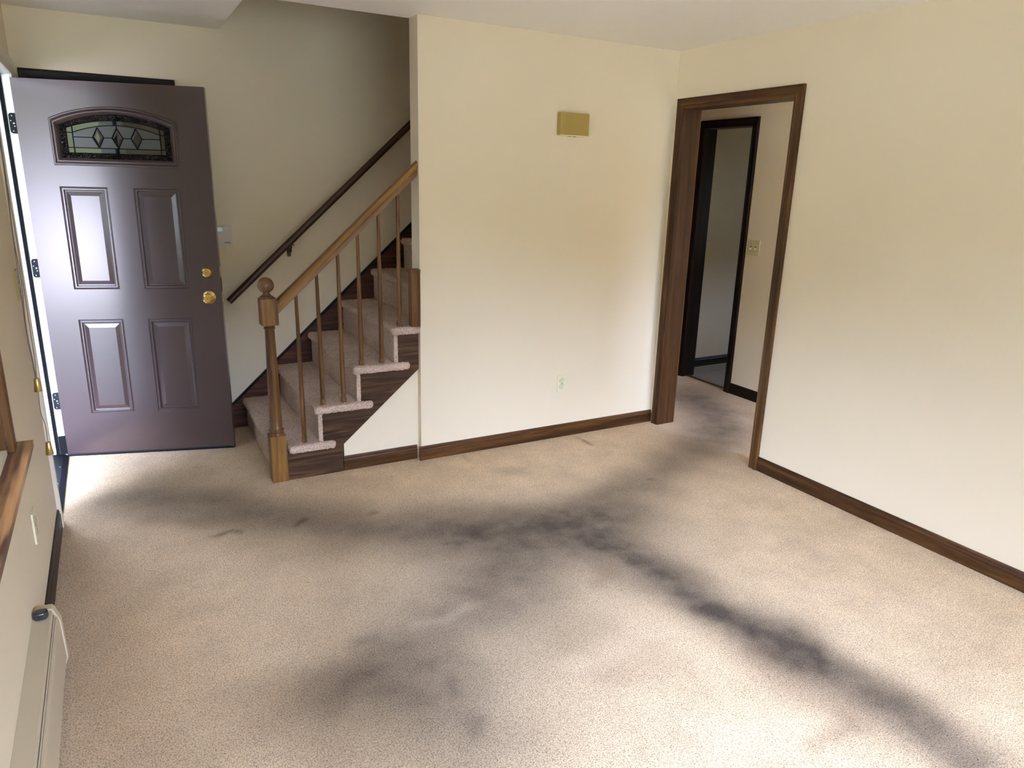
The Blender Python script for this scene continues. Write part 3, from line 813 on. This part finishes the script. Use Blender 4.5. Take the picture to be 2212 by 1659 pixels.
# frame and sashes in the opening (two double-hung units)
MB().box(XL - WT, XL, WY1 - 0.02, WY1, ZST, WZ1).build('side_jamb', MT['window_wood'], win)
MB().box(XL - WT, XL, WY0, WY0 + 0.02, ZST, WZ1).build('side_jamb', MT['window_wood'], win)
MB().box(XL - WT, XL, WY0, WY1, WZ1 - 0.02, WZ1).build('head_jamb', MT['window_wood'], win)
MB().box(XL - WT, XL - 0.02, WY0, WY1, WZ0 - 0.0, ZST + 0.02).build('sill', MT['dark_y'], win)
ymid = (WY0 + WY1) / 2
MB().box(XL - WT, XL - 0.02, ymid - 0.03, ymid + 0.03, ZST, WZ1).build('mullion', MT['window_wood'], win)
for (a, b) in ((WY0 + 0.02, ymid - 0.03), (ymid + 0.03, WY1 - 0.02)):
    for (z0_, z1_, x_) in ((ZST + 0.02, 1.42, XL - 0.055), (1.38, WZ1 - 0.02, XL - 0.09)):
        s_ = 0.04
        sash = MB().prism([(a, z0_), (b, z0_), (b, z1_), (a, z1_)], 'x', x_ - 0.03, x_, holes=[[(a + s_, z0_ + s_), (b - s_, z0_ + s_), (b - s_, z1_ - s_), (a + s_, z1_ - s_)]]).build('sash', MT['window_wood'], win)
        MB().box(x_ - 0.017, x_ - 0.013, a + s_, b - s_, z0_ + s_, z1_ - s_).build('pane', MT['pane'], sash)
# raised wooden blind with its pull cords
bl = thing('window_blind', (-3.47, -2.0, 2.06), 'thin brown pull cords with two brass cone tassels hanging beside the window stool', 'blind cord')
MB().box(XL + 0.019, -3.462, -3.02, -1.03, 2.085, 2.125).build('headrail', MT['slat'], bl, bevel=0.003)
sl = MB()
for k in range(14): sl.box(XL + 0.024, -3.488, -3.0, -1.16, 2.02 + 0.0045 * k, 2.0225 + 0.0045 * k)
sl.build('slat_stack', MT['slat'], bl)
CY = -1.05
def cone(name, x, z, up=0.044):
    return MB().lathe([(0.0112, 0.0), (0.0118, 0.002), (0.0075, up - 0.002), (0.006, up), (0.003, up + 0.001)], (x, CY, z), 24).build(name, MT['old_brass'], bl, smooth=True)
def cord(pts):
    # smooth wobbling path
    out = []
    n = len(pts)
    for i in range(n - 1):
        a, b = pts[i], pts[i+1]
        for k in range(8):
            f = k / 8; g = f*f*(3-2*f)
            out.append((a[0]+(b[0]-a[0])*g, CY + 0.002*math.sin(3*(i+f)), a[1]+(b[1]-a[1])*f))
    out.append((pts[-1][0], CY, pts[-1][1]))
    MB().tube(out, 0.0013, 6).build('cord', MT['cord'], bl)
# x at the cord plane, height
cord([(-3.459, 2.09), (-3.452, 1.64), (-3.459, 1.38), (-3.457, 1.30), (-3.464, 1.10), (-3.460, 1.00), (-3.459, 0.962)])
cord([(-3.459, 2.09), (-3.455, 1.72), (-3.452, 1.40), (-3.4545, 1.15), (-3.455, 1.02), (-3.458, 0.962)])
cord([(-3.459, 2.09), (-3.4545, 1.66), (-3.461, 1.34), (-3.466, 1.10), (-3.462, 1.00), (-3.460, 0.92), (-3.462, 0.85), (-3.455, 0.79), (-3.4555, 0.742)])
cone('tassel', -3.459, 0.918); cone('tassel', -3.4555, 0.700)

# ------------------------------------------------------------------ staircase
RISE, RUN, X1 = 0.202, 0.2215, -2.565
NST = 11
stairs = thing('staircase', (-2.5, 0.5, 0), 'carpeted staircase with dark stained wooden side stringer rising to the right', 'staircase')
YR = YB - 0.022
def fuzz(o, amp, vox=0.006, size=0.012):
    r = o.modifiers.new('remesh', 'REMESH'); r.mode = 'VOXEL'; r.voxel_size = vox
    r.use_smooth_shade = True
    tx = bpy.data.textures.new('pile', 'CLOUDS'); tx.noise_scale = size; tx.noise_depth = 2
    d = o.modifiers.new('pile', 'DISPLACE'); d.texture = tx; d.strength = amp; d.mid_level = 0.5
    d.texture_coords = 'LOCAL'
for k in range(1, NST + 1):
    nx_ = X1 + (k - 1) * RUN; zt = k * RISE + (0.0 if k > 1 else 0.0); rx = nx_ + 0.025; nxt = rx + RUN
    vis = k <= 6
    if k <= 4:
        yA = -0.006 if k > 1 else -0.010
        xs_ = nx_ if k > 1 else -2.487
        # plan outline: main tread plus the return cap running past the next riser on the open side
        yi = YP + 0.002
        xe = nx_ + 0.335 if k < 4 else XA + 0.006
        if k == 1:
            poly = [(nx_, 0.112), (-2.486, 0.112), (-2.486, yA), (xe, yA), (xe, yi), (nxt + 0.016, yi), (nxt + 0.016, YR), (nx_, YR)]
        elif k == 4:
            poly = [(nx_, yA), (xe, yA), (xe, -0.003), (xe, yi) , (nxt, yi), (nxt + 0.016, YR), (nx_, YR)]
            poly = [(nx_, yA), (xe, yA), (xe, 0.118), (nxt + 0.016, 0.118), (nxt + 0.016, YR), (nx_, YR)] if xe > nxt else [(nx_, yA), (xe, yA), (xe, 0.118), (nxt + 0.016, 0.118), (nxt + 0.016, YR), (nx_, YR)]
        else:
            poly = [(nx_, yA), (xe, yA), (xe, yi), (nxt + 0.016, yi), (nxt + 0.016, YR), (nx_, YR)]
    else:
        poly = [(nx_, 0.119), (nxt + 0.016, 0.119), (nxt + 0.016, YR), (nx_, YR)]
    tb = MB().prism(poly, 'z', zt - 0.044, zt)
    to = tb.build('tread', MT['carpet_stair'], stairs, bevel=0.019, seg=3, smooth=True)
    if vis: fuzz(to, 0.012, 0.005, 0.009)
    y0_ = (YP - 0.006 if 1 < k <= 4 else (0.112 if k == 1 else 0.119))
    rb = MB().box(rx, rx + 0.024, y0_, YR, (k-1) * RISE - (0.012 if k > 1 else 0.0), zt - 0.03)
    ro = rb.build('riser', MT['carpet_stair'], stairs, bevel=0.006, smooth=True)
    if vis: fuzz(ro, 0.006, 0.005, 0.009)
# open side stringer
pts = [(-2.49, 0.0), (XT, 0.0), (XT, 0.157), (XA, 0.553), (XA, 4 * RISE - 0.04)]
r4 = X1 + 3 * RUN + 0.025 + 0.02
pts.append((r4, 4 * RISE - 0.04)); 
for k in (3, 2):
    rk = X1 + (k) * RUN + 0.025 + 0.02
    pts.append((rk, k * RISE - 0.03)); 
    rk1 = X1 + (k - 1) * RUN + 0.025 + 0.02
    pts.append((rk1, k * RISE - 0.03))
pts.append((X1 + RUN + 0.045, RISE - 0.03)); pts.append((-2.49, RISE - 0.03))
MB().prism(pts, 'y', YP, YP + 0.012).build('stringer', MT['stringer'], stairs)
# wall side skirt board with a moulded top
def sk(x): return 0.175 + 0.917 * (x + 2.616)
x_a, x_b = -2.72, 1.0
xs0 = -2.807
MB().prism([(xs0, 0), (x_b, 0), (x_b, sk(x_b) - 0.012), (-2.807 + 0.0, 0.0 + max(0.0, sk(-2.807) - 0.012)) if sk(-2.807) > 0.02 else (-2.79, 0.005)], 'y', YB - 0.018, YB - 0.0005).build('skirt_board', MT['skirt'], stairs)
dx_ = 0.012
MB().prism([(-2.795, sk(-2.795) - 0.02), (x_b, sk(x_b) - 0.02), (x_b, sk(x_b)), (-2.795, sk(-2.795))], 'y', YB - 0.028, YB - 0.0005).build('skirt_moulding', MT['dark_x'], stairs, bevel=0.004)

# ------------------------------------------------------------------ balustrade
bal = thing('stair_balustrade', (-2.535, 0.066, 0), 'wooden stair railing with ball topped newel post and slim balusters on the open side', 'stair railing')
NXC, NYC, HW = -2.533, 0.066, 0.0415
# newel post: square base, round shaft, square block, ball finial
nb = MB()
nb.box(NXC - HW, NXC + HW, NYC - HW, NYC + HW, 0, 0.262)
nb.build('newel_base', MT['newel'], bal, bevel=0.002)
shaft = [(0.040, 0.262), (0.0405, 0.268), (0.036, 0.276), (0.0385, 0.286), (0.0385, 0.291), (0.0335, 0.298), (0.0325, 0.30), (0.0315, 0.40), (0.0295, 0.55), (0.0265, 0.70), (0.0245, 0.82), (0.0242, 0.838), (0.029, 0.842), (0.029, 0.848), (0.026, 0.852), (0.0335, 0.860), (0.0375, 0.866)]
sh = MB().lathe(shaft, (NXC, NYC, 0), 32).build('newel_shaft', MT['baluster'], bal, smooth=True)
MB().box(NXC - HW, NXC + HW, NYC - HW, NYC + HW, 0.864, 0.999).build('newel_block', MT['newel'], bal, bevel=0.002)
fin = [(0.0385, 0.999), (0.0385, 1.003), (0.035, 1.006), (0.034, 1.010), (0.030, 1.012), (0.022, 1.017), (0.0175, 1.024), (0.0165, 1.031)]
zc_, rb_ = 1.066, 0.0405
a0 = math.acos((zc_ - 1.031) / rb_)
for i in range(1, 15):
    a = a0 + (PI - a0) * i / 14.0
    fin.append((max(0.0006, rb_ * math.sin(a)), zc_ - rb_ * math.cos(a)))
MB().lathe(fin, (NXC - 0.004, NYC, 0), 36).build('ball_finial', MT['ball'], bal, smooth=True)
# sloping rail, built along its own x axis
p0 = Vector((NXC + HW - 0.004, 0.060, 0.972 - 0.024)); p1 = Vector((-1.724, 0.040, 1.683 - 0.022))
ang = math.atan2(p1.z - p0.z, p1.x - p0.x)
L = (p1 - p0).length
rprof = [(-0.017, -0.026), (0.017, -0.026), (0.017, -0.020), (0.021, -0.019), (0.021, -0.006), (0.027, 0.004), (0.029, 0.014), (0.024, 0.023), (0.012, 0.029), (-0.012, 0.029), (-0.024, 0.023), (-0.029, 0.014), (-0.027, 0.004), (-0.021, -0.006), (-0.021, -0.019), (-0.017, -0.020)]
rail = MB().prism(rprof, 'x', -0.03, L + 0.03)
# cut both ends plumb
for sx, co in ((1, Vector((0, 0, 0))), (-1, Vector((L, 0, 0)))):
    pn = Vector((-math.cos(ang), 0, math.sin(ang))) * sx
    r_ = bmesh.ops.bisect_plane(rail.bm, geom=rail.bm.verts[:] + rail.bm.edges[:] + rail.bm.faces[:], plane_co=co, plane_no=pn, clear_outer=True)
    bmesh.ops.holes_fill(rail.bm, edges=[e for e in rail.bm.edges if e.is_boundary])
ro = rail.build('handrail', MT['rail'], bal, local=True)
ro.location = p0 - Vector(bal.location)
ro.rotation_euler = (0, -ang, math.atan2(p1.y - p0.y, p1.x - p0.x))
def rail_z(x): return p0.z + (p1.z - p0.z) * (x - p0.x) / (p1.x - p0.x) - 0.026 / math.cos(ang)
def rail_y(x): return p0.y + (p1.y - p0.y) * (x - p0.x) / (p1.x - p0.x)
for bx, kk in ((-2.392, 1), (-2.281, 2), (-2.167, 2), (-2.058, 3), (-1.942, 3), (-1.833, 4)):
    zb = kk * RISE + 0.001; zt = rail_z(bx) + 0.012
    h = zt - zb; y_ = 0.045
    yt_ = rail_y(bx)
    q = 0.0125
    bb_ = MB()
    bb_.box(bx - q, bx + q, y_ - q, y_ + q, zb - 0.004, zb + 0.026)
    prof = [(0.0125, 0.026), (0.0105, 0.032), (0.0118, 0.036), (0.0125, 0.06), (0.0122, 0.2), (0.0108, h * 0.6), (0.0085, h * 0.95), (0.008, h)]
    n0 = len(bb_.bm.verts)
    bb_.lathe(prof, (bx, y_, zb), 20)
    bb_.bm.verts.ensure_lookup_table()
    for v_ in bb_.bm.verts:
        f = (v_.co.z - zb) / h
        v_.co.y += max(0, f) * (yt_ - y_)
    bb_.build('baluster', MT['baluster'], bal, smooth=True)
# half newel on the end of the partition
MB().box(-1.778, -1.7275, -0.008, 0.045, 4 * RISE, 1.118).build('half_newel', MT['baluster'], bal, bevel=0.002)
MB().box(-1.783, -1.7275, -0.012, 0.049, 1.108, 1.126).build('half_newel_cap', MT['baluster'], bal, bevel=0.004)

# ------------------------------------------------------------------ wall handrail
whr = thing('wall_handrail', (-2.607, 0.99, 0.833), 'round dark wooden handrail running up the stair wall on bronze brackets', 'handrail')
a_, b_ = Vector((-2.600, 0.99, 0.842)), Vector((0.6, 0.99, 0.842 + 3.2 * 0.915))
ang2 = math.atan2(b_.z - a_.z, b_.x - a_.x)
L2 = (b_ - a_).length
rr = MB().lathe([(0.018, -0.0005), (0.0215, 0.003), (0.0215, L2 - 0.003), (0.018, L2)], (0, 0, 0), 20, 'x').build('rail', MT['wallrail'], whr, local=True, smooth=True)
rr.location = a_ - Vector(whr.location); rr.rotation_euler = (0, -ang2, 0)
for bx in (-2.205, -1.1, -0.1):
    bz = 0.842 + (bx + 2.600) * 0.915
    mbb = MB()
    mbb.tube([(bx, 0.99, bz - 0.019), (bx + 0.002, 0.99, bz - 0.040), (bx + 0.002, 1.005, bz - 0.062), (bx, 1.03, bz - 0.072), (bx, YB - 0.002, bz - 0.074)], [0.007, 0.006, 0.006, 0.007, 0.009], 10)
    mbb.prism([(bx - 0.011, bz - 0.10), (bx + 0.011, bz - 0.10), (bx + 0.014, bz - 0.06), (bx + 0.009, bz - 0.045), (bx - 0.009, bz - 0.045), (bx - 0.014, bz - 0.06)], 'y', YB - 0.006, YB - 0.0002)
    mbb.box(bx - 0.022, bx + 0.022, 0.984, 0.996, bz - 0.0245, bz - 0.019)
    mbb.build('bracket', MT['bronze'], whr, smooth=True)

# ------------------------------------------------------------------ alarm keypad on the back wall
kp = thing('alarm_keypad', (-2.62, YB, 1.18), 'beige security keypad with a small blue screen on the wall beside the open door edge', 'keypad')
MB().box(-2.70, -2.545, YB - 0.024, YB - 0.0005, 1.181, 1.303).build('body', MT['keypad'], kp, bevel=0.005, seg=3)
MB().box(-2.668, -2.600, YB - 0.0265, YB - 0.023, 1.268, 1.290).build('screen', MT['screen'], kp, bevel=0.001)
MB().box(-2.596, -2.566, YB - 0.0258, YB - 0.023, 1.266, 1.292).build('button', MT['keypad'], kp, bevel=0.001)
MB().box(-2.698, -2.545, YB - 0.0275, YB - 0.023, 1.182, 1.258).build('flip_cover', MT['keypad'], kp, bevel=0.003)
cu = bpy.data.curves.new('logo', 'FONT'); cu.body = 'CDma'; cu.size = 0.012; cu.extrude = 0.0003; cu.offset = 0.0004
cu.align_x = 'RIGHT'
tmp = bpy.data.objects.new('logo', cu); COL.objects.link(tmp)
dg = bpy.context.evaluated_depsgraph_get(); me_ = bpy.data.meshes.new_from_object(tmp.evaluated_get(dg))
bpy.data.objects.remove(tmp)
me_.transform(Matrix.Translation((-2.558, YB - 0.0278, 1.196)) @ Matrix.Rotation(PI/2, 4, 'X'))
me_.transform(xform(kp).inverted()); me_.materials.clear(); me_.materials.append(MT['print'])
lg = bpy.data.objects.new('logo', me_); COL.objects.link(lg); lg.parent = kp

# ------------------------------------------------------------------ doorbell chime on the partition wall
ch = thing('door_chime', (-0.773, 0, 1.867), 'mustard yellow rectangular door chime cover high on the wall', 'door chime')
mb = MB()
# rounded left edge cover
cp = [(-0.873, -0.001), (-0.676, -0.001), (-0.676, -0.040), (-0.845, -0.044), (-0.858, -0.041), (-0.868, -0.032), (-0.873, -0.018)]
mb.prism(cp, 'z', 1.872, 1.994).build('cover', MT['chime'], ch, bevel=0.0015)
MB().box(-0.866, -0.684, -0.036, -0.001, 1.866, 1.873).build('base', MT['chime_base'], ch)
MB().box(-0.805, -0.788, -0.032, -0.012, 1.8645, 1.868).box(-0.772, -0.755, -0.032, -0.012, 1.8645, 1.868).build('sound_hole', MT['slot'], ch)

# ------------------------------------------------------------------ outlets and switches
def plate(name, loc, rz, w, h, label, cat, mat):
    r = thing(name, loc, label, cat, rz)
    mb = MB(); mb.box(-w/2, w/2, -0.006, 0.0, -h/2, h/2)
    mb.build('cover_plate', mat, r, local=True, bevel=0.003, seg=3)
    return r
def rounded(w, h, r, n=6):
    pts = []
    for cx, cz, a0 in ((w/2-r, h/2-r, 0), (-w/2+r, h/2-r, PI/2), (-w/2+r, -h/2+r, PI), (w/2-r, -h/2+r, 1.5*PI)):
        for i in range(n+1): a = a0 + PI/2*i/n; pts.append((cx+r*math.cos(a), cz+r*math.sin(a)))
    return pts
def duplex(r, mat):
    for dz in (0.0195, -0.0195):
        pts = [(x_, z_ + dz) for x_, z_ in rounded(0.034, 0.028, 0.0125)]
        gp_ = [(x_ * 1.07, dz + (z_ - dz) * 1.08) for x_, z_ in pts]
        MB().prism(gp_, 'y', -0.0063, -0.0055).build('gasket_line', MT['slot'], r, local=True)
        fc = MB().prism(pts, 'y', -0.0085, -0.004).build('socket', mat, r, local=True, bevel=0.0008)
        s = MB().box(-0.0075, -0.0050, -0.0088, -0.008, dz - 0.001, dz + 0.008).box(0.0050, 0.0072, -0.0088, -0.008, dz - 0.001, dz + 0.007)
        s.lathe([(0.0026, 0.0084), (0.0026, 0.0088)], (0, 0, dz - 0.0085), 12, 'y')
        s.build('slot', MT['slot'], fc, local=True)
    MB().lathe([(0.0032, 0.0055), (0.0026, 0.0075)], (0, 0, 0), 12, 'y').build('screw', MT['slot'], r, local=True)
o1 = plate('electrical_outlet', (-0.759, -0.0005, 0.362), 0, 0.072, 0.114, 'ivory duplex outlet low on the wall between the stairs and the doorway', 'outlet', MT['ivory'])
duplex(o1, MT['ivory'])
o2 = plate('electrical_outlet', (XL + 0.0005, -0.865, 0.377), PI/2, 0.072, 0.116, 'ivory outlet plate on the left wall below the window stool', 'outlet', MT['ivory'])
duplex(o2, MT['ivory2'])
def toggles(r, xs_, mat, nub=0.016):
    for x_ in xs_:
        MB().box(x_ - 0.005, x_ + 0.005, -0.0066, -0.0055, -0.012, 0.012).build('toggle_slot', MT['slot'], r, local=True)
        tg = MB().prism([(-0.005, -0.010), (-0.005, 0.004), (-0.006 - nub, -0.004 - 0.006), (-0.006 - nub, -0.004 - 0.012)], 'x', x_ - 0.0042, x_ + 0.0042)
        tg.build('toggle', mat, r, local=True, bevel=0.001)
        for dz in (0.030, -0.030):
            MB().lathe([(0.0032, 0.0055), (0.0026, 0.007)], (x_, 0, dz), 12, 'y').build('screw', MT['slot'], r, local=True)
s1 = plate('light_switch', (XH - 0.0005, 0.206, 1.168), -PI/2, 0.118, 0.116, 'double ivory light switch on the hall wall seen through the doorway', 'light switch', MT['ivory2'])
toggles(s1, (-0.023, 0.023), MT['ivory2'])
s2 = plate('light_switch', (XL + 0.0005, -0.205, 1.152), PI/2, 0.074, 0.118, 'aged brass coloured light switch on the left wall beside the entry doorway', 'light switch', MT['old_brass'])
toggles(s2, (0.0,), MT['ivory'], 0.02)

# ------------------------------------------------------------------ baseboard heater
ht = thing('baseboard_heater', (XL, -2.7, 0), 'long cream metal baseboard heater under the window with a dark knob on top', 'heater')
ye, ys_ = -1.160, -5.0
X = lambda d: XL + d
# top hood (from the wall out, bending down), with open damper slot below its lip
MB().prism([(X(0.0005), 0.0), (X(0.006), 0.0), (X(0.006), 0.208), (X(0.046), 0.208), (X(0.050), 0.195), (X(0.053), 0.197), (X(0.049), 0.2135), (X(0.0005), 0.2165)], 'y', ys_, ye - 0.03).build('hood', MT['heater'], ht)
MB().prism([(X(0.052), 0.178), (X(0.058), 0.186), (X(0.0625), 0.184), (X(0.066), 0.170), (X(0.070), 0.032), (X(0.060), 0.020), (X(0.058), 0.022), (X(0.066), 0.034), (X(0.062), 0.168), (X(0.058), 0.180)], 'y', ys_, ye - 0.03).build('front_panel', MT['heater'], ht)
MB().prism([(X(0.050), 0.188), (X(0.0545), 0.194), (X(0.0575), 0.191), (X(0.055), 0.185)], 'y', ys_, ye - 0.03).build('damper', MT['heater'], ht)
MB().box(X(0.006), X(0.046), ys_ + 0.02, ye - 0.035, 0.03, 0.17).build('fin_element', MT['dark'], ht)
# end cap wraps a little proud
MB().prism([(X(0.0005), 0.0), (X(0.066), 0.0), (X(0.0745), 0.022), (X(0.0705), 0.165), (X(0.056), 0.208), (X(0.050), 0.2175), (X(0.0005), 0.2195)], 'y', ye - 0.036, ye).build('end_cap', MT['heater'], ht, bevel=0.003)
kb = MB()
kpts = [(0.0, -0.0145), (0.011, -0.0140), (0.019, -0.009), (0.0215, 0.0), (0.019, 0.009), (0.011, 0.0140), (0.0, 0.0145), (-0.011, 0.0140), (-0.019, 0.009), (-0.0215, 0.0), (-0.019, -0.009), (-0.011, -0.0140)]
kb.prism([(X(0.024) + a, ye - 0.078 + b * 1.3) for a, b in kpts], 'z', 0.2165, 0.241)
kb.build('knob', MT['knob'], ht, bevel=0.006, seg=2)
# window behind the camera
w2 = thing('window_2', (0, 0, 0), 'window in the front wall behind the viewer', 'window', kind=S)
MB().prism([(FX0, FZ0), (FX1, FZ0), (FX1, FZ1), (FX0, FZ1)], 'y', YS - WT, YS, holes=[[(FX0 + 0.03, FZ0 + 0.03), (FX1 - 0.03, FZ0 + 0.03), (FX1 - 0.03, FZ1 - 0.03), (FX0 + 0.03, FZ1 - 0.03)]]).build('frame', MT['window_wood'], w2)
MB().box((FX0 + FX1) / 2 - 0.03, (FX0 + FX1) / 2 + 0.03, YS - 0.1, YS - 0.04, FZ0 + 0.03, FZ1 - 0.03).build('mullion', MT['window_wood'], w2)
MB().box(FX0 + 0.03, FX1 - 0.03, YS - 0.072, YS - 0.068, FZ0 + 0.03, FZ1 - 0.03).build('pane', MT['pane'], w2)
# ------------------------------------------------------------------ outside
MB().box(-90, XL - WT - 0.02, -90, 90, -0.55, -0.30).build('ground_outside', MT['grass'], kind=S)
MB().box(XL - WT - 0.02, 90, -90, YS - WT - 0.02, -0.55, -0.30).build('ground_front', MT['grass'], kind=S)
MB().prism([(-8.6, -5.0), (-7.0, -9.5), (-20, -40), (-36, -30)], 'z', -0.30, -0.27).build('ground_paving_reflector', MT['concrete'], kind=S)  # paving added out of view to give the door its bright reflection
MB().box(XL - WT - 1.3, XL - WT - 0.01, -0.6, 1.5, -0.30, -0.12).build('floor_porch', MT['porch'], kind=S)
MB().box(XL - WT - 3.4, XL - WT, -0.98, 2.4, 2.2, 2.42).build('ceiling_canopy_blocker', MT['siding'], kind=S)  # canopy added out of view to cut sky light at the entry
MB().box(XL - WT - 0.55, XL - WT, YS, -0.98, 2.30, 2.42).build('ceiling_eave_blocker', MT['siding'], kind=S)  # overhang added out of view to cut high sky at the window
hd = MB()  # row of shrubs added out of view to block low sky at the entry
for i in range(26):
    hd.lathe([(0.02, -0.3), (0.35, 0.1), (0.42, 0.9), (0.36, 1.5), (0.15, 1.95), (0.01, 2.05)], (-6.0 + 0.12 * math.sin(i * 2.1), -1.5 + i * 0.19, 0), 9)
hd.build('ground_hedge_blocker', MT['hedge_blocker'], kind=S, smooth=True)
